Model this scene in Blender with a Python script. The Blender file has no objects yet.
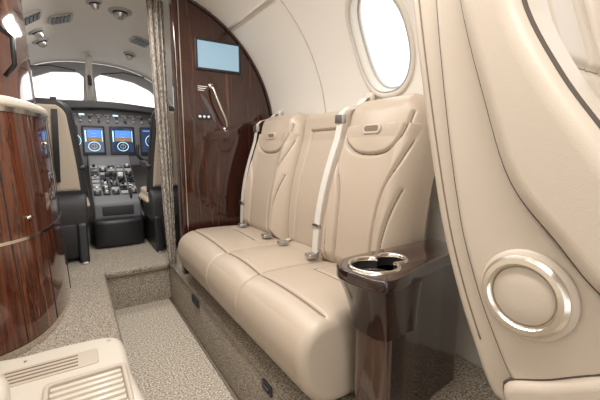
import bpy, bmesh, math, random
import numpy as np
from mathutils import Vector, Matrix
from mathutils.geometry import tessellate_polygon

scene = bpy.context.scene
COL = scene.collection

# ------------------------------------------------------------------ materials
def new_mat(name):
    m = bpy.data.materials.new(name); m.use_nodes = True
    nt = m.node_tree
    return m, nt, nt.nodes['Principled BSDF']

def simple(name, col, rough=0.5, metal=0.0, coat=0.0, bump=0.0, bscale=200, emit=None, es=0.0, sheen=0.0):
    m, nt, b = new_mat(name)
    b.inputs['Base Color'].default_value = (*col, 1)
    b.inputs['Roughness'].default_value = rough
    b.inputs['Metallic'].default_value = metal
    b.inputs['Coat Weight'].default_value = coat
    b.inputs['Coat Roughness'].default_value = 0.05
    if sheen: b.inputs['Sheen Weight'].default_value = sheen
    if emit:
        b.inputs['Emission Color'].default_value = (*emit, 1)
        b.inputs['Emission Strength'].default_value = es
    geo = nt.nodes.new('ShaderNodeNewGeometry')
    n = nt.nodes.new('ShaderNodeTexNoise'); n.inputs['Scale'].default_value = bscale
    n.inputs['Detail'].default_value = 4
    nt.links.new(geo.outputs['Position'], n.inputs['Vector'])
    mr = nt.nodes.new('ShaderNodeMapRange')
    mr.inputs['To Min'].default_value = max(0.02, rough-0.04); mr.inputs['To Max'].default_value = rough+0.04
    nt.links.new(n.outputs['Fac'], mr.inputs['Value'])
    nt.links.new(mr.outputs['Result'], b.inputs['Roughness'])
    if bump:
        bp = nt.nodes.new('ShaderNodeBump'); bp.inputs['Strength'].default_value = bump
        bp.inputs['Distance'].default_value = 0.002
        nt.links.new(n.outputs['Fac'], bp.inputs['Height'])
        nt.links.new(bp.outputs['Normal'], b.inputs['Normal'])
    return m

def ramp_mat(name, scale3, stops, rough, coat=0.0, nscale=1.0, detail=6, distort=0.0, bump=0.0, spec=0.5, nrough=0.6):
    m, nt, b = new_mat(name)
    geo = nt.nodes.new('ShaderNodeNewGeometry')
    mp = nt.nodes.new('ShaderNodeMapping'); mp.inputs['Scale'].default_value = scale3
    nt.links.new(geo.outputs['Position'], mp.inputs['Vector'])
    n = nt.nodes.new('ShaderNodeTexNoise'); n.inputs['Scale'].default_value = nscale
    n.inputs['Detail'].default_value = detail; n.inputs['Distortion'].default_value = distort
    n.inputs['Roughness'].default_value = nrough
    nt.links.new(mp.outputs['Vector'], n.inputs['Vector'])
    fac = n.outputs['Fac']
    cr = nt.nodes.new('ShaderNodeValToRGB')
    el = cr.color_ramp.elements
    while len(el) < len(stops): el.new(0.5)
    for e, (p, c) in zip(el, stops):
        e.position = p; e.color = (*c, 1)
    nt.links.new(fac, cr.inputs['Fac'])
    nt.links.new(cr.outputs['Color'], b.inputs['Base Color'])
    b.inputs['Roughness'].default_value = rough
    b.inputs['Coat Weight'].default_value = coat
    b.inputs['Coat Roughness'].default_value = 0.02
    b.inputs['Specular IOR Level'].default_value = spec
    if bump:
        bp = nt.nodes.new('ShaderNodeBump'); bp.inputs['Strength'].default_value = bump
        bp.inputs['Distance'].default_value = 0.004
        nt.links.new(fac, bp.inputs['Height'])
        nt.links.new(bp.outputs['Normal'], b.inputs['Normal'])
    return m

LEATHER = simple('leather_cream', (0.50,0.415,0.33), 0.33, bump=0.25, bscale=450)
LEATHER2 = simple('leather_light', (0.53,0.455,0.375), 0.35, bump=0.2, bscale=450)
STITCH = simple('leather_stitch_line', (0.20,0.155,0.115), 0.6)
SEAM_SHADOW = simple('seam_shadow', (0.07,0.052,0.04), 0.7)  # dark colour stands for the shadow lines along the chair's panel seams
PANEL = simple('headliner_cream', (0.78,0.74,0.68), 0.6)
PLASTIC = simple('cream_plastic', (0.66,0.60,0.515), 0.3, coat=0.2)
WOOD = ramp_mat('dark_rosewood', (30,30,1.5), [(0.32,(0.006,0.002,0.0015)),(0.45,(0.050,0.014,0.008)),(0.54,(0.018,0.005,0.004)),(0.68,(0.125,0.042,0.023))], 0.14, coat=1.0, distort=0.8, nrough=0.68, spec=0.4)
WOOD2 = ramp_mat('warm_rosewood', (24,24,1.2), [(0.32,(0.015,0.004,0.003)),(0.45,(0.145,0.045,0.021)),(0.54,(0.045,0.012,0.007)),(0.68,(0.28,0.10,0.047))], 0.12, coat=1.0, distort=0.8, nrough=0.68, spec=0.4)
WOOD3 = ramp_mat('espresso_wood', (16,16,2), [(0.3,(0.004,0.002,0.002)),(0.5,(0.022,0.008,0.006)),(0.7,(0.046,0.019,0.012))], 0.15, coat=1.0, spec=0.3)
WOOD3_REFLECT = ramp_mat('espresso_wood_reflect', (30,30,2), [(0.3,(0.035,0.018,0.012)),(0.5,(0.085,0.048,0.034)),(0.7,(0.15,0.095,0.07))], 0.12, coat=1.0, spec=0.5)  # espresso wood lightened: the post's beige-brown reflection is put into the colour
CARPET = ramp_mat('carpet_speckle', (1,1,1), [(0.34,(0.12,0.10,0.075)),(0.46,(0.31,0.265,0.21)),(0.56,(0.42,0.365,0.295)),(0.68,(0.66,0.59,0.50))], 0.95, nscale=160, detail=2, bump=1.0)
CARPETL = ramp_mat('carpet_loop_light', (1,1,1), [(0.32,(0.17,0.14,0.105)),(0.46,(0.43,0.375,0.30)),(0.56,(0.57,0.505,0.42)),(0.68,(0.86,0.80,0.71))], 0.95, nscale=120, detail=2, bump=1.0)
CEDGE = simple('carpet_binding', (0.24,0.20,0.155), 0.9, bump=0.5, bscale=400)
CURTAIN = ramp_mat('curtain_tweed', (1,1,0.35), [(0.35,(0.14,0.12,0.10)),(0.5,(0.34,0.30,0.255)),(0.65,(0.56,0.51,0.45))], 0.9, nscale=150, detail=2, bump=0.4)
CHROME = simple('brushed_nickel', (0.72,0.67,0.60), 0.18, metal=1.0)
STEEL = simple('satin_steel', (0.55,0.55,0.55), 0.3, metal=1.0)
BLACK = simple('black_plastic', (0.018,0.018,0.02), 0.4)
CHAR = simple('charcoal_trim', (0.045,0.045,0.05), 0.55)
GREY = simple('panel_grey', (0.17,0.175,0.19), 0.5)
LGREY = simple('light_grey', (0.42,0.42,0.43), 0.5)
WHITE = simple('white_mark', (0.85,0.85,0.85), 0.5)
SHEEP = simple('seat_fabric_tan', (0.62,0.53,0.42), 0.8, bump=0.5, bscale=150)
WEB = simple('belt_webbing', (0.70,0.67,0.62), 0.55, bump=0.4, bscale=600)
SCR = simple('screen_glass', (0.01,0.012,0.02), 0.1, coat=1.0, emit=(0.02,0.04,0.11), es=1.0)
MON = simple('monitor_glass', (0.10,0.15,0.18), 0.1, coat=1.0, emit=(0.32,0.48,0.60), es=0.8)
BLUE = simple('display_blue', (0.02,0.08,0.3), 0.3, emit=(0.08,0.24,0.68), es=1.3)
BROWN = simple('display_brown', (0.2,0.1,0.04), 0.3, emit=(0.24,0.14,0.07), es=0.9)
CYAN = simple('display_cyan', (0.1,0.5,0.5), 0.3, emit=(0.6,0.82,0.9), es=1.4)

# ------------------------------------------------------------------ helpers
def empty(name, loc=(0,0,0)):
    e = bpy.data.objects.new(name, None); COL.objects.link(e); e.location = loc
    e.empty_display_size = 0.05
    return e

def finish(name, me, mat, parent=None, smooth=True, angle=None):
    o = bpy.data.objects.new(name, me); COL.objects.link(o)
    if mat: me.materials.append(mat)
    if smooth:
        me.shade_smooth() if hasattr(me,'shade_smooth') else None
        if angle is not None:
            try: me.set_sharp_from_angle(angle=math.radians(angle))
            except Exception: pass
    if parent: o.parent = parent
    return o

def from_vf(name, verts, faces, mat, parent=None, smooth=True, angle=None, recalc=True, flat=(), mat2=None, m2=()):
    me = bpy.data.meshes.new(name)
    me.from_pydata([tuple(map(float,v)) for v in verts], [], faces)
    if recalc:
        bm = bmesh.new(); bm.from_mesh(me)
        bmesh.ops.recalc_face_normals(bm, faces=bm.faces)
        bm.to_mesh(me); bm.free()
    me.update()
    o=finish(name, me, mat, parent, smooth, angle)
    for i in flat: me.polygons[i].use_smooth=False
    if mat2:
        me.materials.append(mat2)
        for i in m2: me.polygons[i].material_index=1
    return o

def box(name, lo, hi, mat, parent=None, bev=0.0, seg=3, rot=None):
    lo = Vector(lo); hi = Vector(hi)
    c = (lo+hi)/2; s = hi-lo
    bm = bmesh.new(); bmesh.ops.create_cube(bm, size=1)
    bmesh.ops.scale(bm, vec=s, verts=bm.verts)
    if bev>0:
        bmesh.ops.bevel(bm, geom=list(bm.edges), offset=bev, segments=seg, profile=0.5, affect='EDGES')
    if rot: bmesh.ops.rotate(bm, verts=bm.verts, cent=(0,0,0), matrix=rot)
    bmesh.ops.translate(bm, verts=bm.verts, vec=c)
    me = bpy.data.meshes.new(name); bm.to_mesh(me); bm.free()
    return finish(name, me, mat, parent, bev>0, 35)

def catmull(pts, k=6, closed=True):
    P = [np.array(p,float) for p in pts]; n = len(P); out=[]
    rng = range(n) if closed else range(n-1)
    for i in rng:
        if closed: p0,p1,p2,p3 = P[(i-1)%n],P[i],P[(i+1)%n],P[(i+2)%n]
        else: p0,p1,p2,p3 = P[max(i-1,0)],P[i],P[i+1],P[min(i+2,n-1)]
        for j in range(k):
            t=j/k
            out.append(0.5*((2*p1)+(-p0+p2)*t+(2*p0-5*p1+4*p2-p3)*t*t+(-p0+3*p1-3*p2+p3)*t**3))
    if not closed: out.append(P[-1])
    return out

def resample(pts, n):
    P = np.array(pts+[pts[0]]); d = np.r_[0,np.cumsum(np.linalg.norm(np.diff(P,axis=0),axis=1))]
    t = np.linspace(0,d[-1],n,endpoint=False)
    return np.stack([np.interp(t,d,P[:,k]) for k in range(P.shape[1])],1)

AX = {'x':lambda p,q,a:(a,p,q),'y':lambda p,q,a:(p,a,q),'z':lambda p,q,a:(p,q,a)}
def puffy(name, outline, axis, a0, a1, R, mat, parent=None, n=80, step=0.05, grooves=None, smoothk=6, bulge=0.0, fan=False):
    """closed outline swept along an axis, rims rounded with radius R, explicit normals"""
    O = resample(catmull(outline, smoothk) if smoothk else [np.array(p,float) for p in outline], n)
    nx = np.roll(O,-1,0)-np.roll(O,1,0); nx/= np.linalg.norm(nx,axis=1)[:,None]+1e-9
    N = np.stack([nx[:,1],-nx[:,0]],1)
    area = 0.5*np.sum(O[:,0]*np.roll(O[:,1],-1)-np.roll(O[:,0],-1)*O[:,1])
    if area<0: N=-N
    K=8
    A=[a0+R*(1-math.cos(math.pi/2*i/K)) for i in range(K)]
    m=max(1,int((a1-a0-2*R)/step))
    A+=[a0+R+(a1-a0-2*R)*i/m for i in range(m+1)]
    A+=[a1-R*(1-math.cos(math.pi/2*i/K)) for i in range(K-1,-1,-1)]
    verts=[];f=AX[axis]; rings=[]; masks=[]
    for a in A:
        e=min(a-a0,a1-a); e=max(0,e)
        ins = R-math.sqrt(max(0,R*R-(R-min(e,R))**2))
        tt=(a-a0)/(a1-a0)
        P = O - N*(ins - bulge*math.sin(math.pi*tt))
        if grooves is not None:
            g,mk=grooves(O,a)
            P = P - N*g[:,None]; masks.append(mk)
        rings.append(P)
        for p in P: verts.append(f(p[0],p[1],a))
    faces=[]; m2=[]
    for i in range(len(A)-1):
        for j in range(n):
            k=(j+1)%n
            if grooves is not None and (int(masks[i][j])+int(masks[i][k])+int(masks[i+1][k])+int(masks[i+1][j]))>=3: m2.append(len(faces))
            faces.append((i*n+j,i*n+k,(i+1)*n+k,(i+1)*n+j))
    mi=len(A)//2
    q=[Vector(verts[x]) for x in (mi*n,mi*n+1,(mi+1)*n+1)] if mi+1<len(A) else [Vector(verts[x]) for x in (0,1,n+1)]
    gn=(q[1]-q[0]).cross(q[2]-q[1]); on=Vector(f(N[0][0],N[0][1],0.0))
    if gn.dot(on)<0: faces=[tuple(reversed(t)) for t in faces]
    nf=len(faces); ax=Vector(f(0,0,1))
    for base,P,sg,aa in ((0,rings[0],-1,a0),((len(A)-1)*n,rings[-1],1,a1)):
        if fan:
            # near-convex section: fan from the centre, always closed
            c=P.mean(0); ci=len(verts); verts.append(f(c[0],c[1],aa))
            tris=[(ci,base+j,base+(j+1)%n) for j in range(n)]
        else:
            tris=[tuple(base+x for x in tri) for tri in tessellate_polygon([[Vector((p[0],p[1],0)) for p in P]])]
        for t in tris:
            t=list(t); v=[Vector(verts[x]) for x in t]
            if (v[1]-v[0]).cross(v[2]-v[1]).dot(ax)*sg<0: t.reverse()
            faces.append(tuple(t))
    return from_vf(name,verts,faces,mat,parent,recalc=False,flat=range(nf,len(faces)),mat2=STITCH if m2 else None,m2=m2)

def seg_dist(S,T,poly):
    d=np.full(S.shape,9.0)
    for (x0,y0),(x1,y1) in zip(poly[:-1],poly[1:]):
        dx,dy=x1-x0,y1-y0; L=dx*dx+dy*dy+1e-12
        t=np.clip(((S-x0)*dx+(T-y0)*dy)/L,0,1)
        d=np.minimum(d,np.hypot(S-(x0+t*dx),T-(y0+t*dy)))
    return d

def pad(name, W, H, T, R, frame, mat, parent=None, nu=110, nv=130, grooves=(), back=0.03, extra=None, stitch=None):
    us=np.linspace(-1,1,nu); us=np.sin(us*math.pi/2)*0.35+us*0.65
    vs=np.linspace(0,1,nv); vs=0.5-0.5*np.cos(vs*math.pi)*0.5-0.5*(1-2*vs)*0.5+0.0
    vs=(vs-vs[0])/(vs[-1]-vs[0])
    tm=vs*H
    Wt=np.array([W(t) for t in tm])
    S=us[None,:]*Wt[:,None]; TT=np.repeat(tm[:,None],nu,1)
    D=np.minimum(np.minimum(Wt[:,None]-np.abs(S),TT),H-TT)
    F=np.clip(D/R,0,1); OFF=T*np.sqrt(np.clip(1-(1-F)**2,0,1))
    DM=np.full(S.shape,9.0)
    for poly,depth,width in grooves:
        d=seg_dist(S,TT,poly); OFF=OFF-depth*np.exp(-(d/width)**2)*F
        DM=np.minimum(DM,d)
    if extra is not None: OFF=OFF+extra(S,TT)*F
    verts=[frame(S[i,j],TT[i,j],OFF[i,j]) for i in range(nv) for j in range(nu)]
    faces=[(i*nu+j,i*nu+j+1,(i+1)*nu+j+1,(i+1)*nu+j) for i in range(nv-1) for j in range(nu-1)]
    m2=[]
    if stitch:
        DC=(DM[:-1,:-1]+DM[1:,:-1]+DM[:-1,1:]+DM[1:,1:])/4
        FC=F[:-1,:-1]
        m2=[int(i) for i in np.nonzero(((DC<stitch)&(FC>0.3)).ravel())[0]]
    loop=[(0,j) for j in range(nu)]+[(i,nu-1) for i in range(1,nv)]+[(nv-1,j) for j in range(nu-2,-1,-1)]+[(i,0) for i in range(nv-2,0,-1)]
    b0=len(verts)
    for i,j in loop: verts.append(frame(S[i,j],TT[i,j],-back))
    n=len(loop)
    for k in range(n):
        a=loop[k][0]*nu+loop[k][1]; b=loop[(k+1)%n][0]*nu+loop[(k+1)%n][1]
        faces.append((a,b,b0+(k+1)%n,b0+k))
    faces.append(tuple(range(b0,b0+n)))
    return from_vf(name,verts,faces,mat,parent,angle=60,mat2=STITCH if m2 else None,m2=m2)

def plate(name, outer, holes, thick, bev, M, mat, parent=None):
    cu=bpy.data.curves.new(name,'CURVE'); cu.dimensions='2D'; cu.fill_mode='BOTH'
    cu.extrude=thick/2-bev; cu.bevel_depth=bev; cu.bevel_resolution=3
    cu.offset=-bev
    for pts in [outer]+list(holes):
        sp=cu.splines.new('POLY'); sp.points.add(len(pts)-1)
        for p,q in zip(sp.points,pts): p.co=(float(q[0]),float(q[1]),0,1)
        sp.use_cyclic_u=True
    o=bpy.data.objects.new(name+'_tmp',cu); COL.objects.link(o)
    dg=bpy.context.evaluated_depsgraph_get(); dg.update()
    me=bpy.data.meshes.new_from_object(o.evaluated_get(dg))
    bpy.data.objects.remove(o); bpy.data.curves.remove(cu)
    me.name=name; me.transform(M); me.materials.clear()
    bm=bmesh.new(); bm.from_mesh(me); bmesh.ops.remove_doubles(bm,verts=bm.verts,dist=1e-5)
    bmesh.ops.recalc_face_normals(bm,faces=bm.faces); bm.to_mesh(me); bm.free()
    return finish(name,me,mat,parent,True,35)

M_XZ = lambda y: Matrix(((1,0,0,0),(0,0,-1,y),(0,1,0,0),(0,0,0,1)))
M_XY = lambda z: Matrix(((1,0,0,0),(0,1,0,0),(0,0,1,z),(0,0,0,1)))
M_YZ = lambda x: Matrix(((0,0,1,x),(1,0,0,0),(0,1,0,0),(0,0,0,1)))

def rrect(x0,y0,x1,y1,r,k=6):
    pts=[]
    for cx,cy,a in ((x1-r,y1-r,0),(x0+r,y1-r,90),(x0+r,y0+r,180),(x1-r,y0+r,270)):
        for i in range(k+1):
            t=math.radians(a+90*i/k); pts.append((cx+r*math.cos(t),cy+r*math.sin(t)))
    return pts
def circ(cx,cy,r,n=40,ry=None):
    ry=ry or r
    return [(cx+r*math.cos(2*math.pi*i/n),cy+ry*math.sin(2*math.pi*i/n)) for i in range(n)]

def tube(name, pts, r, mat, parent=None, closed=False, flat=None):
    P=[Vector(p) for p in pts]; n=len(P); K=10; verts=[];faces=[]
    up=None
    for i in range(n):
        if closed: t=(P[(i+1)%n]-P[i-1]).normalized()
        else: t=(P[min(i+1,n-1)]-P[max(i-1,0)]).normalized()
        if up is None:
            up=Vector((0,0,1)) if abs(t.z)<0.9 else Vector((1,0,0))
        s=t.cross(up).normalized(); up=s.cross(t).normalized()
        for k in range(K):
            a=2*math.pi*k/K
            verts.append(P[i]+s*(r*math.cos(a))+up*(r*math.sin(a)*(flat or 1)))
    m=n if closed else n-1
    for i in range(m):
        for k in range(K):
            a=i*K+k;b=i*K+(k+1)%K;c=((i+1)%n)*K+(k+1)%K;d=((i+1)%n)*K+k
            faces.append((a,b,c,d))
    if not closed:
        faces.append(tuple(range(K))); faces.append(tuple(range((n-1)*K,n*K)))
    return from_vf(name,verts,faces,mat,parent)

def lathe(name, prof, M, mat, parent=None, n=40, cap=True):
    verts=[];faces=[]
    for r,h in prof:
        for k in range(n):
            a=2*math.pi*k/n; verts.append(M@Vector((r*math.cos(a),r*math.sin(a),h)))
    for i in range(len(prof)-1):
        for k in range(n):
            faces.append((i*n+k,i*n+(k+1)%n,(i+1)*n+(k+1)%n,(i+1)*n+k))
    if cap:
        faces.append(tuple(range(n))); faces.append(tuple(range((len(prof)-1)*n,len(prof)*n)))
    return from_vf(name,verts,faces,mat,parent,angle=40)

def ribbon(name, pts, nrm_w, thick, mat, parent=None):
    P=[Vector(p) for p in pts]; n=len(P); verts=[];faces=[]
    for i in range(n):
        t=(P[min(i+1,n-1)]-P[max(i-1,0)]).normalized()
        w=Vector(nrm_w[i] if isinstance(nrm_w[0],(tuple,list,Vector)) else nrm_w)
        nn=t.cross(w).normalized()*thick/2
        verts+= [P[i]-w/2-nn,P[i]+w/2-nn,P[i]+w/2+nn,P[i]-w/2+nn]
    for i in range(n-1):
        for k in range(4):
            faces.append((i*4+k,i*4+(k+1)%4,(i+1)*4+(k+1)%4,(i+1)*4+k))
    faces.append((0,1,2,3)); faces.append(tuple(range((n-1)*4,n*4)))
    return from_vf(name,verts,faces,mat,parent,angle=40)

# ------------------------------------------------------------------ camera
cam=bpy.data.cameras.new('camera'); co=bpy.data.objects.new('camera',cam); COL.objects.link(co)
cam.sensor_width=36; cam.lens=21; cam.clip_start=0.02
co.location=(0,0,1.07)
co.rotation_euler=Vector((0.535,0.833,-0.141)).to_track_quat('-Z','Y').to_euler()
scene.camera=co

# ------------------------------------------------------------------ fuselage shell
def shell_par(y):
    if y<=2.35: return .38,.84,.845,2.0
    s=(y-2.35)/1.95
    return .38-.16*s,.84+.01*s,.845-.065*s,2.0+.5*s
CZ=1.17
def shell(y,th,off=0.0):
    cx,rx,rz,n=shell_par(y); rx+=off; rz+=off
    c,s=math.cos(th),math.sin(th)
    if s<0:
        return Vector((cx+math.copysign(rx,c),y,CZ+0.95*s))
    return Vector((cx+rx*math.copysign(abs(c)**(2/n),c),y,CZ+rz*abs(s)**(2/n)))

WY,WZ=0.146,0.212
WT=25.2
WIN_R=[(1.137,math.radians(WT)),(0.30,math.radians(WT)),(-0.55,math.radians(WT))]
WIN_L=[(0.55,math.radians(180-WT)),(-0.30,math.radians(180-WT))]
def in_window(y,th,grow=1.0):
    for yc,tc in WIN_R+WIN_L:
        if (abs((y-yc)/(WY*grow)))**2.4+(abs((th-tc)*0.84/(WZ*grow)))**2.4<1: return True
    return False

def shell_part(name,y0,y1,t0,t1,mat,ny,nt,off=0.0,holes=True):
    verts=[];faces=[]
    for i in range(ny+1):
        y=y0+(y1-y0)*i/ny
        for j in range(nt+1):
            th=math.radians(t0+(t1-t0)*j/nt); verts.append(shell(y,th,off))
    for i in range(ny):
        for j in range(nt):
            y=y0+(y1-y0)*(i+.5)/ny; th=math.radians(t0+(t1-t0)*(j+.5)/nt)
            if holes and in_window(y,th,1.03): continue
            a=i*(nt+1)+j; faces.append((a,a+1,a+nt+2,a+nt+1))
    return from_vf(name,verts,faces,mat,None,recalc=False)

YB=-1.3
shell_part('wall_right',YB,2.35,-89,52,PANEL,220,94)
shell_part('ceiling',YB,2.35,52,128,PANEL,20,30,holes=False)
shell_part('wall_left',YB,2.35,128,269,PANEL,220,94)
shell_part('wall_cockpit',2.35,4.32,-89,269,PANEL,30,120,holes=False)

for i,(th) in enumerate((52,128)):
    pts=[shell(YB+ (2.22-YB)*k/20,math.radians(th),-0.006) for k in range(21)]
    tube('trim_%d'%(i+1),pts,0.008,PLASTIC)
for i,yj in enumerate((1.62,0.72,-0.12)):
    pts=[shell(yj,math.radians(a),-0.001) for a in range(-30,131,5)]
    tube('trim_%d'%(i+3),pts,0.0035,LEATHER2)

def window_frame(name,yc,tc):
    w=empty(name)
    prof=[(1.14,0.0),(1.13,-0.008),(1.09,-0.011),(1.04,-0.010),(1.0,-0.004),(0.97,0.02),(0.93,0.06)]
    n=64;verts=[];faces=[]
    for sc,off in prof:
        for k in range(n):
            a=2*math.pi*k/n;c,s=math.cos(a),math.sin(a);e=2/2.4
            dy=WY*sc*math.copysign(abs(c)**e,c); dt=WZ/0.84*sc*math.copysign(abs(s)**e,s)
            verts.append(shell(yc+dy,tc+dt,off))
    for i in range(len(prof)-1):
        for k in range(n): faces.append((i*n+k,i*n+(k+1)%n,(i+1)*n+(k+1)%n,(i+1)*n+k))
    from_vf('frame',verts,faces,PLASTIC,w)
    for sc,off,r,m in ((1.0,-0.006,0.0035,LGREY),(0.94,0.045,0.006,LGREY)):
        pts=[]
        for k in range(n):
            a=2*math.pi*k/n;c,s=math.cos(a),math.sin(a);e=2/2.4
            pts.append(shell(yc+WY*sc*math.copysign(abs(c)**e,c),tc+WZ/0.84*sc*math.copysign(abs(s)**e,s),off))
        tube('gasket',pts,r,m,w,closed=True)
for i,(y,t) in enumerate(WIN_R+WIN_L): window_frame('window_%d'%(i+1),y,t)

# ------------------------------------------------------------------ floor
fl=empty('floor')
box('aisle_carpet',(0.10,YB,-0.04),(0.53,2.56,0.0),CARPETL,fl)
box('right_plinth',(0.52,YB,-0.04),(1.22,2.57,0.27),CARPET,fl,0.012)
box('left_plinth',(-0.46,YB,-0.04),(0.115,2.57,0.27),CARPET,fl,0.02)
box('cockpit_deck',(-0.63,2.555,-0.04),(1.22,4.3,0.27),CARPET,fl,0.012)
box('step_nosing',(0.115,2.535,0.235),(0.53,2.60,0.275),CARPET,fl,0.015)
tube('binding_step',[(0.115,2.534,0.240),(0.52,2.534,0.240)],0.005,CEDGE,fl)
tube('binding_right',[(0.519,YB,0.262),(0.519,2.55,0.262)],0.004,CEDGE,fl)
tube('binding_left',[(0.114,YB,0.256),(0.114,2.54,0.256)],0.004,CEDGE,fl)
tube('binding_aisle_r',[(0.512,YB,0.002),(0.512,2.55,0.002)],0.006,CEDGE,fl)
tube('binding_aisle_l',[(0.122,YB,0.002),(0.122,2.55,0.002)],0.006,CEDGE,fl)

# ------------------------------------------------------------------ bulkhead (right)
def shell_x_right(z,y=2.27,off=-0.004):
    cx,rx,rz,n=shell_par(y); rx+=off; rz+=off
    if z<CZ: return cx+rx
    v=1-(abs(z-CZ)/rz)**n
    return cx+rx*max(v,0)**(1/n)
bk=empty('bulkhead')
pts=[(0.56,0.275)]
zs=np.linspace(0.275,1.17+0.825,60)
for z in zs: pts.append((shell_x_right(z),z))
pts=[p for p in pts if p[0]>=0.56]
zt=pts[-1][1]; pts.append((0.56,zt))
plate('wood_panel',pts,[],0.055,0.006,M_XZ(2.275),WOOD,bk)
box('edge_post',(0.548,2.235,0.275),(0.578,2.318,1.98),WOOD,bk,0.01)
box('edge_trim_line',(0.583,2.243,0.28),(0.588,2.2465,1.96),CHROME,bk)
tube('arc_trim',[shell(2.24,math.radians(a),-0.008) for a in range(-20,78,3)],0.008,WOOD3,bk)

mon=empty('wall_monitor')
plate('bezel',rrect(0.675,1.565,0.975,1.755,0.012),[rrect(0.69,1.58,0.96,1.74,0.004)],0.014,0.003,M_XZ(2.243),BLACK,mon)
box('screen',(0.688,2.239,1.578),(0.962,2.247,1.742),MON,mon)
sw=empty('cabin_control_panel')
plate('plate',rrect(0.672,1.262,0.765,1.300,0.008),[],0.006,0.001,M_XZ(2.244),BLACK,sw)
for k in range(3):
    plate('button_%d'%k,circ(0.690+0.028*k,1.281,0.008,16),[],0.006,0.001,M_XZ(2.240),WHITE,sw)
for k in range(3):
    box('placard_line_%d'%k,(0.685,2.2455,1.465-0.012*k),(0.745-0.01*k,2.2472,1.469-0.012*k),WHITE,sw)
gh=empty('grab_handle')
hp=catmull([(0.770,2.243,1.475),(0.772,2.212,1.455),(0.785,2.196,1.40),(0.812,2.192,1.33),(0.842,2.198,1.265),(0.856,2.214,1.225),(0.860,2.243,1.205)],6,False)
tube('bar',hp,0.0085,CHROME,gh)
for x,z in ((0.770,1.475),(0.860,1.205)):
    lathe('mount',[(0.017,0.0),(0.016,0.004),(0.011,0.008)],Matrix.Translation((x,2.2475,z))@Matrix.Rotation(math.radians(90),4,'X'),CHROME,gh,20)

# ------------------------------------------------------------------ curtain
verts=[];faces=[];nu=90;nv=40
for i in range(nv+1):
    z=0.30+(1.985-0.30)*i/nv; q=i/nv
    xl=0.492-0.052*q**0.8; xr=0.545
    for j in range(nu+1):
        s=j/nu
        x=xl+(xr-xl)*s+0.004*math.sin(s*30)
        y=2.415+0.018*math.sin(s*math.pi*2*3.5+0.3*math.sin(q*3))+0.006*math.sin(q*6+s*9)
        verts.append((x,y,z))
for i in range(nv):
    for j in range(nu):
        a=i*(nu+1)+j; faces.append((a,a+1,a+nu+2,a+nu+1))
cu=from_vf('curtain',verts,faces,CURTAIN,None)
m=cu.modifiers.new('thick','SOLIDIFY'); m.thickness=0.003

# ------------------------------------------------------------------ sofa
sofa=empty('side_facing_sofa')
Y0,Y1=0.768,2.18
seatprof=[(1.03,0.56),(0.90,0.572),(0.75,0.578),(0.63,0.577),(0.56,0.565),(0.512,0.53),(0.493,0.47),(0.503,0.40),(0.535,0.34),(0.585,0.297),(0.68,0.285),(0.85,0.285),(1.03,0.285)]
lat=[1.60,1.235]
rects=[[(1.70,1.00),(1.70,0.80),(2.05,0.80),(2.05,1.00)],[(0.89,1.00),(0.89,0.80),(1.14,0.80),(1.14,1.00)]]
def seat_groove(O,a):
    top=(O[:,1]>0.30)
    g=np.zeros(len(O)); mk=np.zeros(len(O),bool)
    endf=max(0.0,min(1.0,(min(a-Y0,Y1-a)-0.01)/0.03))
    for y in lat:
        g+=0.014*math.exp(-((a-y)/0.006)**2)*top
        if abs(a-y)<0.0032: mk|=top
    up=O[:,1]>0.545
    g+=0.009*np.exp(-((O[:,0]-0.60)/0.006)**2)*up*endf
    mk|=(np.abs(O[:,0]-0.60)<0.0052)&up&(endf>0.5)
    for r in rects:
        d=seg_dist(np.full(len(O),a),O[:,0],r)
        g+=0.011*np.exp(-(d/0.005)**2)*up
        mk|=(d<0.0050)&up
    g+=0.009*np.exp(-((O[:,1]-0.375)/0.006)**2)*(O[:,0]<0.6)*endf
    for (c,w) in ((1.89,0.29),(1.42,0.18),(1.00,0.23)):
        q=(a-c)/w
        if abs(q)<1: g-=0.015*(1-q*q)*up*np.clip((O[:,0]-0.52)/0.1,0,1)
    return g,mk
puffy('seat_cushion',seatprof,'y',Y0,Y1,0.034,LEATHER,sofa,n=400,step=0.003,grooves=seat_groove,fan=True)
box('seat_base',(0.62,0.80,0.272),(1.10,2.17,0.30),CHAR,sofa,0.004)

def back_frame(yc):
    def f(s,t,o):
        q=t/0.74
        x=1.000+0.145*q-0.030*math.sin(math.pi*min(q*1.3,1))
        return (x-o*0.985, yc+s, 0.545+t*0.985+o*0.16)
    return f
def Wfun(H,wb,wt,rc):
    def W(t):
        q=t/H
        w=wb+(wt-wb)*(q**1.3)
        d=H-t
        if d<rc: w=w-rc+math.sqrt(max(0,rc*rc-(rc-d)**2))
        return w
    return W
def mirror(p): return [(-a,b) for a,b in p]
def back_cushion(name,yc,hw):
    H=0.750
    k=hw/0.25
    head=catmull([(-0.185*k,0.66),(-0.165*k,0.57),(-0.10*k,0.515),(0,0.50),(0.10*k,0.515),(0.165*k,0.57),(0.185*k,0.66)],5,False)
    side=catmull([(-0.215*k,0.60),(-0.185*k,0.47),(-0.13*k,0.34),(-0.115*k,0.18),(-0.12*k,0.0)],5,False)
    gr=[(head,0.016,0.0065)]
    gr+=[(side,0.018,0.007),(mirror(side),0.018,0.007)]
    side3=catmull([(-0.215*k,0.38),(-0.18*k,0.18),(-0.175*k,0.0)],4,False)
    gr+=[(side3,0.015,0.0065),(mirror(side3),0.015,0.0065)]
    def ex(S,T):
        return 0.020*np.exp(-((np.abs(S)-0.19*k)/0.05)**2)*(T<0.62)+0.016*np.exp(-((T-0.60)/0.09)**2-(S/0.13)**2)
    return pad(name,Wfun(H,hw+0.01,hw-0.030,0.10),H,0.095,0.075,back_frame(yc),LEATHER,sofa,220,280,gr,0.05,ex,stitch=0.0026)
back_cushion('back_cushion_far',1.890,0.258)
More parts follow.
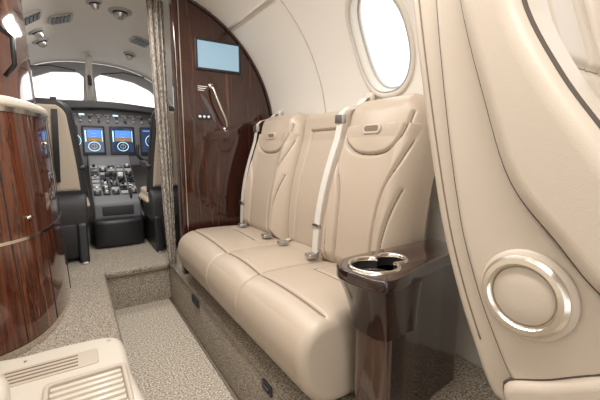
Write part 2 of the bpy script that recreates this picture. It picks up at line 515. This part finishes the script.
back_cushion('back_cushion_near',1.042,0.23)
cg=[([(-0.11,0.62),(-0.09,0.0)],0.014,0.0065),([(0.11,0.62),(0.09,0.0)],0.014,0.0065),([(-0.11,0.62),(0.11,0.62)],0.014,0.0065)]
def cframe(s,t,o):
    x,y,z=back_frame(1.445)(s,t,o); return (x+0.035,y,z)
pad('back_center_panel',lambda t:0.195+0.03*(t/0.72),0.730,0.085,0.05,cframe,LEATHER,sofa,160,240,cg,0.03,stitch=0.0026)
def face_pt(yc,s,t,o): return Vector(back_frame(yc)(s,t,o))
for nm,yc in (('far',1.890),('near',1.042)):
    c=face_pt(yc,0.0,0.60,0.109)
    Mx=Matrix.Translation(c)@Matrix.Rotation(math.radians(10),4,'Y')@Matrix(((0,0,1,0),(1,0,0,0),(0,1,0,0),(0,0,0,1)))
    plate('head_tab_ring_'+nm,rrect(-0.052,-0.020,0.052,0.020,0.0199,8),[rrect(-0.038,-0.010,0.038,0.010,0.0099,8)],0.014,0.004,Mx,LEATHER2,sofa)
    plate('head_tab_'+nm,rrect(-0.042,-0.013,0.042,0.013,0.0129,8),[],0.008,0.002,Mx,STITCH,sofa)

def strap(nm,y,t0=0.74,t1=0.03,off=0.112,yb=None):
    pts=[]
    for k in range(26):
        t=t0+(t1-t0)*k/25
        yy=y+((yb or y)-y)*k/25
        x,_,z=back_frame(y)(0,t,off if t<0.68 else off-0.09*((t-0.68)/0.06)**2)
        pts.append((x,yy,z))
    ribbon('shoulder_belt_'+nm,pts,(0.006,0.046,0),0.0035,WEB,sofa)
    p=Vector(pts[3])
    box('belt_clip_'+nm,p-Vector((0.014,0.027,0.020)),p+Vector((0.010,0.027,0.020)),STEEL,sofa,0.004)
    p=Vector(pts[20])
    box('belt_slider_'+nm,p-Vector((0.008,0.027,0.010)),p+Vector((0.006,0.027,0.010)),STEEL,sofa,0.003)
    x,yy,z=pts[0]
    ribbon('belt_upper_'+nm,[(x,yy,z),(x+0.03,yy,z+0.03),(1.19,yy,z+0.035)],(0,0.044,0),0.003,WEB,sofa)
    box('belt_anchor_'+nm,(1.170,yy-0.03,z+0.01),(1.20,yy+0.03,z+0.055),PLASTIC,sofa,0.008)
strap('near',1.245,yb=1.265)
strap('far',2.11,yb=2.095)
for nm,y in (('a',1.74),('b',1.30),('c',2.07),('d',1.56)):
    ribbon('lap_belt_'+nm,[(0.96,y+0.03,0.590),(0.92,y,0.600),(0.885,y-0.03,0.600)],(0.02,0.035,0),0.004,WEB,sofa)
    box('buckle_'+nm,(0.845,y-0.065,0.590),(0.895,y-0.02,0.610),STEEL,sofa,0.006)
vent=empty('floor_vent')
plate('frame',rrect(1.83,0.205,1.96,0.25,0.01),[],0.008,0.002,M_YZ(0.517),CHAR,vent)
for k in range(4): box('slat_%d'%k,(0.509,1.84,0.212+0.009*k),(0.514,1.95,0.216+0.009*k),BLACK,vent)
lat_=empty('floor_latch')
plate('frame',rrect(0.985,0.212,1.06,0.252,0.012),[],0.008,0.002,M_YZ(0.517),BLACK,lat_)
box('handle',(0.507,1.00,0.224),(0.514,1.045,0.240),CHAR,lat_,0.002)

# ------------------------------------------------------------------ cup-holder console
con=empty('cup_holder_console')
top=catmull([(0.600,0.66),(0.595,0.70),(0.605,0.75),(0.65,0.787),(0.75,0.797),(0.95,0.797),(1.07,0.797),(1.09,0.78),(1.09,0.66),(1.07,0.645),(0.95,0.635),(0.80,0.61),(0.70,0.585),(0.64,0.578),(0.61,0.605)],6)
C1=np.array((0.690,0.688));R1=0.067;C2=np.array((0.775,0.706));R2=0.044
def union_outline(r1,r2):
    d=C2-C1;D=np.linalg.norm(d);base=math.atan2(d[1],d[0])
    a=math.acos((D*D+r1*r1-r2*r2)/(2*D*r1)); b=math.acos((D*D+r2*r2-r1*r1)/(2*D*r2))
    p=[]
    for t in np.linspace(base+a,base+2*math.pi-a,44): p.append((C1[0]+r1*math.cos(t),C1[1]+r1*math.sin(t)))
    for t in np.linspace(base+math.pi+b,base+math.pi+2*math.pi-b,36)[1:-1]: p.append((C2[0]+r2*math.cos(t),C2[1]+r2*math.sin(t)))
    return p
U=union_outline(R1,R2)
plate('top_plate',top,[U],0.036,0.006,M_XY(0.730),WOOD3,con)
V=[];Fc=[];nU=len(U)
levels=[(union_outline(R1+0.008,R2+0.008),0.7475),(union_outline(R1+0.006,R2+0.006),0.7535),(union_outline(R1+0.001,R2+0.001),0.7545),(union_outline(R1-0.004,R2-0.004),0.750),(union_outline(R1-0.005,R2-0.005),0.742)]
for o_,z in levels:
    for p in o_: V.append((p[0],p[1],z))
for i in range(len(levels)-1):
    for j in range(nU): Fc.append((i*nU+j,i*nU+(j+1)%nU,(i+1)*nU+(j+1)%nU,(i+1)*nU+j))
from_vf('cup_rim',V,Fc,CHROME,con,recalc=True,angle=70)
V=[];Fc=[]
lv=[(union_outline(R1-0.003,R2-0.003),0.748),(union_outline(R1-0.004,R2-0.004),0.700),(union_outline(R1-0.006,R2-0.006),0.668)]
for o_,z in lv:
    for p in o_: V.append((p[0],p[1],z))
for i in range(2):
    for j in range(nU): Fc.append((i*nU+j,i*nU+(j+1)%nU,(i+1)*nU+(j+1)%nU,(i+1)*nU+j))
Fc.append(tuple(range(2*nU,3*nU)))
from_vf('cup_well',V,Fc,BLACK,con,angle=50)
lathe('cup_mid_ring',[(R1-0.006,0.0),(R1-0.007,0.004),(R1-0.013,0.004),(R1-0.014,0.0)],Matrix.Translation((C1[0],C1[1],0.716)),CHROME,con,48,False)
body=[(0.675,0.612),(0.74,0.612),(0.82,0.627),(0.95,0.645),(1.065,0.655),(1.07,0.757),(0.70,0.757),(0.675,0.72)]
puffy('wood_body',body,'z',0.272,0.715,0.008,WOOD3,con,n=90,smoothk=0,step=0.1)
fr=[(0.650,0.64),(0.660,0.615),(0.677,0.607),(0.695,0.617),(0.700,0.66),(0.695,0.72),(0.665,0.725),(0.648,0.70)]
puffy('front_post',fr,'z',0.272,0.62,0.008,WOOD3_REFLECT,con,n=60,step=0.1,smoothk=5)
o0=resample(catmull([(0.607,0.65),(0.603,0.71),(0.615,0.765),(0.66,0.787),(0.74,0.787),(0.80,0.785),(0.80,0.61),(0.72,0.594),(0.65,0.588),(0.618,0.608)],5),80)
o1=resample(catmull([(0.645,0.65),(0.643,0.69),(0.648,0.73),(0.675,0.755),(0.74,0.757),(0.80,0.757),(0.80,0.624),(0.74,0.609),(0.67,0.604),(0.650,0.622)],5),80)
V=[];Fc=[];NL=16
for i in range(NL+1):
    q=i/NL; z=0.715-0.150*q; e=1-(1-q)**1.8
    for p0,p1 in zip(o0,o1):
        p=p0*(1-e)+p1*e; V.append((p[0],p[1],z))
for i in range(NL):
    for j in range(80): Fc.append((i*80+j,i*80+(j+1)%80,(i+1)*80+(j+1)%80,(i+1)*80+j))
Fc.append(tuple(range(80))); Fc.append(tuple(range(NL*80,NL*80+80)))
from_vf('flared_cuff',V,Fc,WOOD3,con,angle=50)

# ------------------------------------------------------------------ left wood cabinet
def shell_x_left(z,y,off=-0.006):
    cx,rx,rz,n=shell_par(min(y,2.34)); rx+=off; rz+=off
    if z<CZ: return cx-rx
    v=1-(abs(z-CZ)/rz)**n
    return cx-rx*max(v,0)**(1/n)
cab=empty('galley_cabinet')
plan=catmull([(-0.44,1.615),(-0.38,1.61),(-0.293,1.634),(-0.22,1.68),(-0.162,1.757),(-0.115,1.88),(-0.085,2.02),(-0.070,2.18),(-0.068,2.34)],6,False)+[np.array((-0.07,2.36)),np.array((-0.44,2.36))]
def cab_part(name,z0,z1,inset,mat,nz=10,lean=0.04,R=0.0):
    verts=[];faces=[];n=len(plan)
    c=np.array((-0.40,2.1))
    for i in range(nz+1):
        z=z0+(z1-z0)*i/nz
        ins=inset
        if R:
            e=min(z-z0,z1-z); ins+=R-math.sqrt(max(0,R*R-(R-min(e,R))**2))
        for p in plan:
            d=p-c; L=np.linalg.norm(d); q=c+d*(1-ins/L)
            x=q[0]-lean*(z-0.27)/1.1; x=max(x,shell_x_left(z,q[1])) ; verts.append((x,q[1] if q[1]<2.35 else p[1],z))
    for i in range(nz):
        for j in range(n): faces.append((i*n+j,i*n+(j+1)%n,(i+1)*n+(j+1)%n,(i+1)*n+j))
    faces.append(tuple(range(n))); faces.append(tuple(range(nz*n,nz*n+n)))
    return from_vf(name,verts,faces,mat,cab,angle=50)
cab_part('kick_plate',0.272,0.30,0.004,CHROME,2)
cab_part('lower_doors',0.305,0.715,0.0,WOOD2,8)
cab_part('mid_strip',0.715,0.727,-0.003,CHROME,2)
cab_part('upper_doors',0.727,1.215,0.0,WOOD2,8)
cab_part('counter_trim',1.215,1.235,-0.006,CHROME,2)
cab_part('counter_ledge',1.235,1.275,-0.010,PLASTIC,8,R=0.015)
cab_part('upper_cabinet',1.275,1.90,0.045,WOOD2,14)
def cabp(t,z,off):
    n=len(plan)-2; i=t*(n-1); a=int(i); f=i-a; p=plan[a]*(1-f)+plan[min(a+1,n-1)]*f
    d=plan[min(a+1,n-1)]-plan[max(a-1,0)]; d/=np.linalg.norm(d); nrm=np.array((d[1],-d[0]))
    q=p+nrm*off
    return (q[0]-0.04*(z-0.27)/1.1,q[1],z)
for k,t in enumerate((0.40,0.62,0.93)):
    tube('door_gap_%d'%k,[cabp(t,z,0.0) for z in np.linspace(0.31,1.21,10)],0.0025,BLACK,cab)
for k,(t,z) in enumerate(((0.52,0.80),(0.78,1.10))):
    tube('door_pull_%d'%k,[cabp(t+d,z,0.006) for d in (-0.02,0,0.02)],0.006,CHROME,cab)
tube('door_handle',[(-0.20,1.83,1.36),(-0.165,1.80,1.40),(-0.165,1.80,1.50),(-0.205,1.83,1.54)],0.009,BLACK,cab)

# ------------------------------------------------------------------ entry step (cream moulded)
st=empty('entry_step')
puffy('moulded_body',[(-0.44,1.46),(-0.2,1.50),(0.0,1.50),(0.085,1.47),(0.108,1.40),(0.110,1.2),(0.110,0.6),(-0.44,0.6)],'z',0.262,0.352,0.025,PLASTIC,st,n=120,step=0.03,smoothk=4)
plate('tread_frame',rrect(-0.13,0.62,0.095,1.24,0.02),[rrect(-0.115,0.635,0.08,1.225,0.012)],0.02,0.005,M_XY(0.356),LEATHER2,st)
for k in range(20):
    box('tread_rib_%d'%k,(-0.113,0.645+0.029*k,0.345),(0.078,0.662+0.029*k,0.362),PLASTIC,st,0.004,2)
plate('vent_strip',rrect(-0.25,1.30,0.02,1.40,0.012),[],0.008,0.002,M_XY(0.352),LEATHER2,st)
for k in range(4):
    box('slot_%d'%k,(-0.24,1.312+0.022*k,0.353),(-0.04,1.318+0.022*k,0.3575),STITCH,st)
for x in (-0.19,0.06):
    lathe('screw',[(0.006,0),(0.006,0.003),(0.003,0.004)],Matrix.Translation((x,1.44,0.352)),STEEL,st,14)
led=empty('left_seat_arm_standin')  # rounded block standing in for the arm of a left cabin seat
puffy('body',[(-0.42,0.94),(-0.24,0.965),(-0.175,0.95),(-0.15,0.90),(-0.145,0.75),(-0.145,0.35),(-0.42,0.35)],'z',0.355,0.60,0.03,PLASTIC,led,n=90,step=0.05,smoothk=5)

# ------------------------------------------------------------------ foreground cabin seat (aft-facing)
ch=empty('cabin_armchair')
rear=[(.315,.60),(.372,.70),(.415,.80),(.458,.93),(.510,1.15),(.556,1.377),(.565,1.46)]
shellpoly=rear+[(.53,1.50),(.44,1.50)]+[(.46,1.37),(.41,1.15),(.365,.95),(.325,.83),(.28,.73),(.24,.62)]
puffy('back_shell',shellpoly,'x',0.640,1.09,0.022,LEATHER2,ch,n=140,smoothk=5)
side=[(.255,.645),(.325,.75),(.372,.86),(.400,.95),(.437,1.12),(.478,1.36),(.48,1.45),(.44,1.46),(.405,1.34),(.345,1.15),(.29,1.01),(.215,.915),(.16,.86),(.135,.79),(.175,.70)]
puffy('side_panel',side,'x',0.620,0.70,0.014,LEATHER2,ch,n=160,smoothk=5,step=0.02)
bol=[(.425,1.47),(.412,1.343),(.352,1.155),(.298,1.018),(.222,.93),(.165,.87),(.10,.84),(.05,.86),(.055,.92),(.10,.985),(.15,1.04),(.193,1.10),(.247,1.18),(.305,1.29),(.335,1.40),(.37,1.48)]
puffy('bolster_inboard',bol,'x',0.588,0.735,0.028,LEATHER2,ch,n=160,smoothk=5,step=0.02,bulge=0.004)
puffy('bolster_outboard',bol,'x',0.985,1.10,0.028,LEATHER2,ch,n=120,smoothk=5,step=0.02)
tube('bolster_seam_shadow',[(0.6185,p[0],p[1]) for p in resample(catmull(bol,5),120)],0.0065,SEAM_SHADOW,ch,closed=True)
tube('side_panel_seam_shadow',[(0.6385,p[0],p[1]) for p in resample(catmull(side,5),120)],0.0065,SEAM_SHADOW,ch,closed=True)
tube('shell_stitch',[(0.6395,p[0]-0.026,p[1]+0.006) for p in catmull(rear[1:],6,False)],0.0016,STITCH,ch)
def iframe(s,t,o):
    q=max(t,0)/0.72
    y=0.20+0.25*q**0.9; return (0.86+s,y-o*0.93,0.72+t-o*0.3)
ig=[([(-0.2,h),(0.2,h)],0.014,0.012) for h in (0.14,0.28,0.42,0.54)]+[([(-0.07,0.0),(-0.07,0.72)],0.010,0.008),([(0.07,0.0),(0.07,0.72)],0.010,0.008)]
pad('inner_cushion',lambda t:0.19,0.76,0.09,0.03,iframe,LEATHER2,ch,140,240,ig,0.03,stitch=0.0022)
MK=Matrix.Translation((0.620,0.264,0.832))@Matrix.Rotation(math.radians(-90),4,'Y')@Matrix.Scale(0.88,4)
lathe('recline_escutcheon',[(0.086,0.0),(0.086,0.006),(0.080,0.012),(0.070,0.013)],MK,LEATHER2,ch,60)
lathe('recline_ring',[(0.076,0.008),(0.077,0.018),(0.071,0.026),(0.062,0.026),(0.056,0.020),(0.055,0.012)],MK,CHROME,ch,60,False)
lathe('recline_disc',[(0.057,0.010),(0.054,0.017),(0.047,0.020),(0.02,0.022),(0.002,0.022)],MK,LEATHER2,ch,60)
low1=[(.285,.655),(.22,.70),(.13,.76),(0.0,.80),(-.3,.80),(-.34,.74),(-.3,.66),(0.0,.64),(.15,.60),(.25,.60)]
puffy('lower_side_cover',low1,'x',0.605,0.67,0.016,LEATHER2,ch,n=120,smoothk=5,step=0.02)
tube('lower_cover_seam_shadow',[(0.624,p[0],p[1]) for p in resample(catmull(low1,5),100)],0.005,SEAM_SHADOW,ch,closed=True)
puffy('seat_frame_cover',[(.27,.575),(.15,.585),(-.3,.615),(-.35,.56),(-.3,.48),(.15,.47),(.25,.50)],'x',0.63,1.08,0.02,LEATHER,ch,n=100,smoothk=5)
puffy('seat_cushion',[(.22,.66),(.20,.74),(0,.76),(-.26,.765),(-.32,.72),(-.30,.63),(0,.61),(.2,.61)],'x',0.68,1.06,0.03,LEATHER2,ch,n=80,smoothk=5)
box('pedestal',(0.68,-0.22,0.272),(1.02,0.18,0.485),CHAR,ch,0.02)
box('floor_rail',(0.66,-0.3,0.272),(0.70,0.30,0.30),STEEL,ch,0.005)

# ------------------------------------------------------------------ cockpit
fw=empty('wall_front')
out=[]
for k in range(72):
    a=2*math.pi*k/72; p=shell(4.3,a,-0.01); out.append((p.x,p.z))
hl=[(-0.38,1.56),(0.13,1.57),(0.145,1.80),(0.10,1.84),(-0.12,1.82),(-0.30,1.74),(-0.38,1.66)]
hr=[(0.25,1.57),(0.84,1.54),(0.86,1.62),(0.76,1.72),(0.60,1.79),(0.30,1.84),(0.24,1.80)]
hl=[tuple(p) for p in resample([np.array(p) for p in hl],60)]; hr=[tuple(p) for p in resample([np.array(p) for p in hr],60)]
plate('windshield_frame',out,[hl,hr],0.05,0.01,M_XZ(4.28),LGREY,fw)
tube('center_post',[(0.19,4.24,1.55),(0.19,4.22,1.70),(0.19,4.15,1.83),(0.19,3.95,1.93)],0.03,PANEL,fw)
tube('compass_mount',[(0.19,4.16,1.80),(0.19,4.10,1.76),(0.19,4.09,1.70)],0.018,CHAR,fw)
for x,sg in ((-0.12,1),(0.50,-1)):
    tube('sun_visor_rail',[(x-0.2,4.18,1.83),(x,4.15,1.86),(x+0.2,4.18,1.84)],0.006,CHAR,fw)

ip=empty('instrument_panel')
gl=[(-0.42,1.36),(-0.36,1.44),(-0.15,1.49),(0.12,1.515),(0.30,1.52),(0.50,1.51),(0.76,1.48),(0.95,1.42),(1.0,1.34),(1.0,1.28),(0.9,1.38),(0.7,1.43),(0.3,1.455),(-0.1,1.43),(-0.3,1.38),(-0.42,1.28)]
puffy('glareshield',gl,'y',3.80,4.24,0.012,CHAR,ip,n=120,smoothk=4)
panel=[(-0.44,0.92),(1.0,0.92),(1.0,1.30),(0.9,1.39),(0.7,1.435),(0.3,1.455),(-0.1,1.435),(-0.3,1.385),(-0.44,1.29)]
plate('face',panel,[],0.04,0.004,M_XZ(3.93),GREY,ip)
def screen(nm,x0,x1,z0,z1,y=3.905,kind=0):
    plate(nm+'_bezel',rrect(x0,z0,x1,z1,0.012),[],0.02,0.003,M_XZ(y),BLACK,ip)
    box(nm+'_glass',(x0+0.015,y-0.013,z0+0.03),(x1-0.015,y-0.009,z1-0.02),SCR,ip)
    xm=(x0+x1)/2; zm=(z0+z1)/2; yy=y-0.016
    if kind==0:
        box(nm+'_sky',(x0+0.045,yy,zm+0.03),(x1-0.035,yy+0.002,z1-0.04),BLUE,ip)
        box(nm+'_ground',(x0+0.045,yy,zm-0.005),(x1-0.035,yy+0.002,zm+0.03),BROWN,ip)
        for k in range(3): box(nm+'_tick%d'%k,(xm-0.02,yy-0.002,zm+0.005+0.03*k),(xm+0.02,yy,zm+0.008+0.03*k),WHITE,ip)
        box(nm+'_tape_l',(x0+0.024,yy,zm-0.01),(x0+0.034,yy+0.002,z1-0.045),CYAN,ip)
        box(nm+'_tape_r',(x1-0.028,yy,zm-0.01),(x1-0.022,yy+0.002,z1-0.045),CYAN,ip)
        tube(nm+'_rose',[(xm+0.048*math.cos(a),yy,z0+0.085+0.042*math.sin(a)) for a in np.linspace(0,2*math.pi,24,endpoint=False)],0.0028,CYAN,ip,closed=True)
        tube(nm+'_rose2',[(xm+0.022*math.cos(a),yy,z0+0.085+0.020*math.sin(a)) for a in np.linspace(0,2*math.pi,16,endpoint=False)],0.002,WHITE,ip,closed=True)
        box(nm+'_needle',(xm-0.0012,yy-0.001,z0+0.05),(xm+0.0012,yy+0.001,z0+0.12),WHITE,ip)
    else:
        tube(nm+'_rose',[(xm+0.06*math.cos(a),yy,zm+0.06*math.sin(a)) for a in np.linspace(0,2*math.pi,24,endpoint=False)],0.0025,CYAN,ip,closed=True)
        tube(nm+'_arc',[(xm+0.03*math.cos(a),yy,zm+0.03*math.sin(a)) for a in np.linspace(0,2*math.pi,18,endpoint=False)],0.002,BLUE,ip,closed=True)
        box(nm+'_hdr',(x0+0.03,yy,z1-0.045),(x1-0.03,yy+0.002,z1-0.032),BLUE,ip)
        box(nm+'_line',(xm-0.0015,yy,zm-0.05),(xm+0.0015,yy+0.002,zm+0.055),WHITE,ip)
screen('display_1',-0.28,-0.06,1.02,1.30,kind=1)
screen('display_2',-0.03,0.05,1.02,1.30,kind=1)
screen('display_3',0.08,0.27,1.02,1.30,kind=0)
screen('display_4',0.31,0.53,1.02,1.30,kind=0)
screen('display_5',0.58,0.80,1.02,1.30,kind=1)
for r in range(2):
    for k in range(14):
        lathe('knob_%d_%d'%(r,k),[(0.012,0),(0.011,0.012),(0.008,0.018)],Matrix.Translation((-0.22+0.075*k,3.91,1.345+0.035*r))@Matrix.Rotation(math.radians(90),4,'X'),(LGREY if (k+r)%3 else BLACK),ip,14)
for k in range(9):
    box('annunciator_%d'%k,(0.0+0.07*k,3.9,1.395),(0.045+0.07*k,3.912,1.408),(CYAN if k%4==1 else LGREY),ip)

pdst=empty('center_pedestal')
pp=[(3.36,0.272),(3.33,0.50),(3.34,0.62),(3.42,0.68),(3.60,0.77),(3.78,0.90),(3.86,1.02),(3.905,1.02),(3.905,0.272)]
puffy('body',pp,'x',0.11,0.47,0.015,GREY,pdst,n=100,smoothk=0)
puffy('foot',[(0.09,3.25),(0.13,3.20),(0.28,3.185),(0.43,3.20),(0.47,3.25),(0.47,3.5),(0.09,3.5)],'z',0.272,0.50,0.03,BLACK,pdst,n=80,smoothk=4)
sl=Vector((0,0.36,0.22)).normalized(); nr=Vector((0,-sl.z,sl.y))
def pedp(x,d,o): return Vector((x,3.42,0.68))+sl*d+nr*o
RX=Matrix.Rotation(math.atan2(0.22,0.40),4,'X').to_3x3()
random.seed(4)
for r in range(8):
    for k in range(5):
        c=pedp(0.150+0.070*k,0.03+0.058*r,0.006)
        mt=random.choice([BLACK,BLACK,LGREY,CHAR,STEEL])
        w=0.028
        box('key_%d_%d'%(r,k),c-Vector((w,0.021,0.006)),c+Vector((w,0.021,0.008)),mt,pdst,0.003,2,rot=RX)
        if random.random()<.6:
            lathe('dial_%d_%d'%(r,k),[(0.013,0),(0.012,0.018),(0.008,0.022)],Matrix.Translation(c+nr*0.008)@RX.to_4x4(),random.choice([WHITE,BLACK,LGREY]),pdst,14)
for k,x in enumerate((0.24,0.29,0.34)):
    a=pedp(x,0.20,0.0); b=pedp(x,0.17,0.10)
    tube('throttle_stem_%d'%k,[a,b],0.008,STEEL,pdst)
    box('throttle_grip_%d'%k,b-Vector((0.022,0.018,0.018)),b+Vector((0.022,0.018,0.022)),(BLACK if k<2 else WHITE),pdst,0.008)
# trim wheel and forward face details on the pedestal
lathe('trim_wheel',[(0.05,-0.008),(0.055,0.0),(0.05,0.008)],Matrix.Translation((0.40,3.42,0.69))@Matrix.Rotation(math.radians(90),4,'Y'),CHAR,pdst,28)
box('stowage_pocket',(0.17,3.325,0.52),(0.41,3.345,0.60),CHAR,pdst,0.006)
for s,x in ((0,-0.19),(1,0.66)):
    yk=empty('control_yoke')
    tube('column',[(x,3.90,0.98),(x,3.70,0.99),(x,3.58,1.0)],0.022,BLACK,yk)
    tube('wheel',catmull([(x-0.15,3.57,1.12),(x-0.16,3.56,1.03),(x-0.10,3.57,0.97),(x,3.58,0.985),(x+0.10,3.57,0.97),(x+0.16,3.56,1.03),(x+0.15,3.57,1.12)],4,False),0.016,BLACK,yk)

def pilot_seat(xc):
    p=empty('cockpit_seat')
    fb=lambda s,t,o:(xc+s,3.02-0.10*t/0.62+o,0.76+t)
    pad('back_cushion',Wfun(0.62,0.20,0.145,0.08),0.62,0.085,0.05,fb,SHEEP,p,40,50,[([(-0.1,0.0),(-0.1,0.6)],0.01,0.01),([(0.1,0.0),(0.1,0.6)],0.01,0.01)],0.01)
    fr=lambda s,t,o:(xc+s,3.01-0.10*t/0.62-o,0.74+t)
    W2=Wfun(0.66,0.212,0.155,0.09)
    pad('back_shell',W2,0.66,0.030,0.03,fr,CHAR,p,40,50,[],0.0)
    fr2=lambda s,t,o:(xc+s,2.990-0.10*t/0.62-o,0.775+t)
    pad('back_upholstery',Wfun(0.60,0.186,0.132,0.08),0.60,0.026,0.03,fr2,SHEEP,p,40,50,[],0.0)
    rim=[]
    for t in np.linspace(0,0.66,24): rim.append((xc-W2(t)-0.002,3.01-0.1*t/0.62,0.74+t))
    for t in np.linspace(0.66,0,24): rim.append((xc+W2(t)+0.002,3.01-0.1*t/0.62,0.74+t))
    tube('rim_piping',rim,0.010,CHAR,p)
    puffy('seat_cushion',[(xc-0.205,0.64),(xc-0.21,0.70),(xc-0.19,0.745),(xc,0.75),(xc+0.19,0.745),(xc+0.21,0.70),(xc+0.205,0.64)],'y',3.0,3.45,0.04,SHEEP,p,n=60,smoothk=4)
    puffy('seat_pan',[(2.90,0.55),(2.90,0.72),(3.02,0.76),(3.08,0.66),(3.42,0.64),(3.45,0.58),(3.35,0.52),(3.0,0.50)],'x',xc-0.212,xc+0.212,0.02,CHAR,p,n=70,smoothk=3)
    for sx in (-0.17,0.17):
        puffy('leg_%s'%('l' if sx<0 else 'r'),[(2.86,0.275),(2.90,0.56),(3.36,0.56),(3.42,0.275)],'x',xc+sx-0.03,xc+sx+0.03,0.012,BLACK,p,n=50,smoothk=0)
        box('track',(xc+sx-0.02,2.82,0.270),(xc+sx+0.02,3.5,0.285),STEEL,p,0.003)
    box('rear_box',(xc-0.15,2.90,0.30),(xc+0.15,3.0,0.56),BLACK,p,0.02)
    for sx in (-0.20,0.20):
        puffy('armrest_%s'%('l' if sx<0 else 'r'),[(2.97,0.93),(2.99,0.97),(3.28,0.985),(3.31,0.95),(3.27,0.93)],'x',xc+sx-0.022,xc+sx+0.022,0.015,CHAR,p,n=50,smoothk=4)
        ribbon('harness',[(xc+sx*0.35,2.90,1.42),(xc+sx*0.35,2.862,1.30),(xc+sx*0.30,2.888,1.05),(xc+sx*0.25,2.925,0.85)],(0.035,0,0),0.004,BLACK,p)
    return p
pilot_seat(-0.155); pilot_seat(0.695)

def ceil_frame(x,y):
    def Z(x,y):
        cx,rx,rz,n=shell_par(y); v=1-(abs(x-cx)/rx)**n; return CZ+rz*max(v,0)**(1/n)
    z=Z(x,y); e=0.01
    nx=-(Z(x+e,y)-Z(x-e,y))/(2*e); ny=-(Z(x,y+e)-Z(x,y-e))/(2*e)
    N=-Vector((nx,ny,1)).normalized()
    q=N.to_track_quat('Z','Y').to_matrix().to_4x4()
    return Matrix.Translation((x,y,z))@q
for k,(x,y,r) in enumerate(((0.34,2.78,0.055),(-0.145,3.42,0.045),(0.51,3.72,0.04),(0.18,2.66,0.035),(-0.15,3.1,0.04))):
    g=empty('air_gasper')
    M=ceil_frame(x,y)
    lathe('bezel',[(r*1.35,-0.002),(r*1.3,0.010),(r*0.95,0.014),(r*0.8,0.006)],M,LGREY,g,28)
    lathe('collar',[(r*0.82,0.004),(r*0.82,0.018),(r*0.72,0.020)],M,BLACK,g,24)
    lathe('ball',[(r*0.74,0.014),(r*0.70,0.032),(r*0.45,0.048),(r*0.30,0.040)],M,STEEL,g,24)
for k,(x,y) in enumerate(((-0.16,2.72),(-0.005,2.94),(0.54,3.28))):
    g=empty('speaker_grille')
    M=ceil_frame(x,y)
    plate('bezel',rrect(-0.09,-0.075,0.09,0.075,0.045),[],0.018,0.005,M@Matrix.Translation((0,0,0.004)),LGREY,g)
    for i in range(5):
        o=box('slot_%d'%i,(-0.07,-0.056+0.024*i,0.011),(0.07,-0.040+0.024*i,0.017),BLACK,g); o.data.transform(M)

# ------------------------------------------------------------------ lights / world
w=bpy.data.worlds.new('world'); scene.world=w; w.use_nodes=True
bg=w.node_tree.nodes['Background']; bg.inputs['Color'].default_value=(1.0,0.99,0.975,1); bg.inputs['Strength'].default_value=1.8
def area(name,loc,sx,sy,e,target=None,col=(1,0.965,0.92)):
    l=bpy.data.lights.new(name,'AREA'); l.shape='RECTANGLE'; l.size=sx; l.size_y=sy; l.energy=e; l.color=col
    o=bpy.data.objects.new(name,l); COL.objects.link(o); o.location=loc
    if target is not None:
        o.rotation_euler=(Vector(target)-Vector(loc)).to_track_quat('-Z','Y').to_euler()
    return o
area('cabin_fill_light',(0.30,0.8,1.96),0.12,2.4,29)  # added area lamp, brightens the enclosed cabin; no fixture behind it
area('cockpit_fill_light',(0.28,3.15,1.93),0.3,0.5,9)  # extra lamp added to lift the cockpit brightness
area('vestibule_fill_light',(0.2,2.1,1.93),0.25,0.3,4)  # added fill lamp for the area in front of the bulkhead
try:
    scene.view_settings.view_transform='Standard'
    scene.view_settings.exposure=0.0
except Exception: pass
print('done')
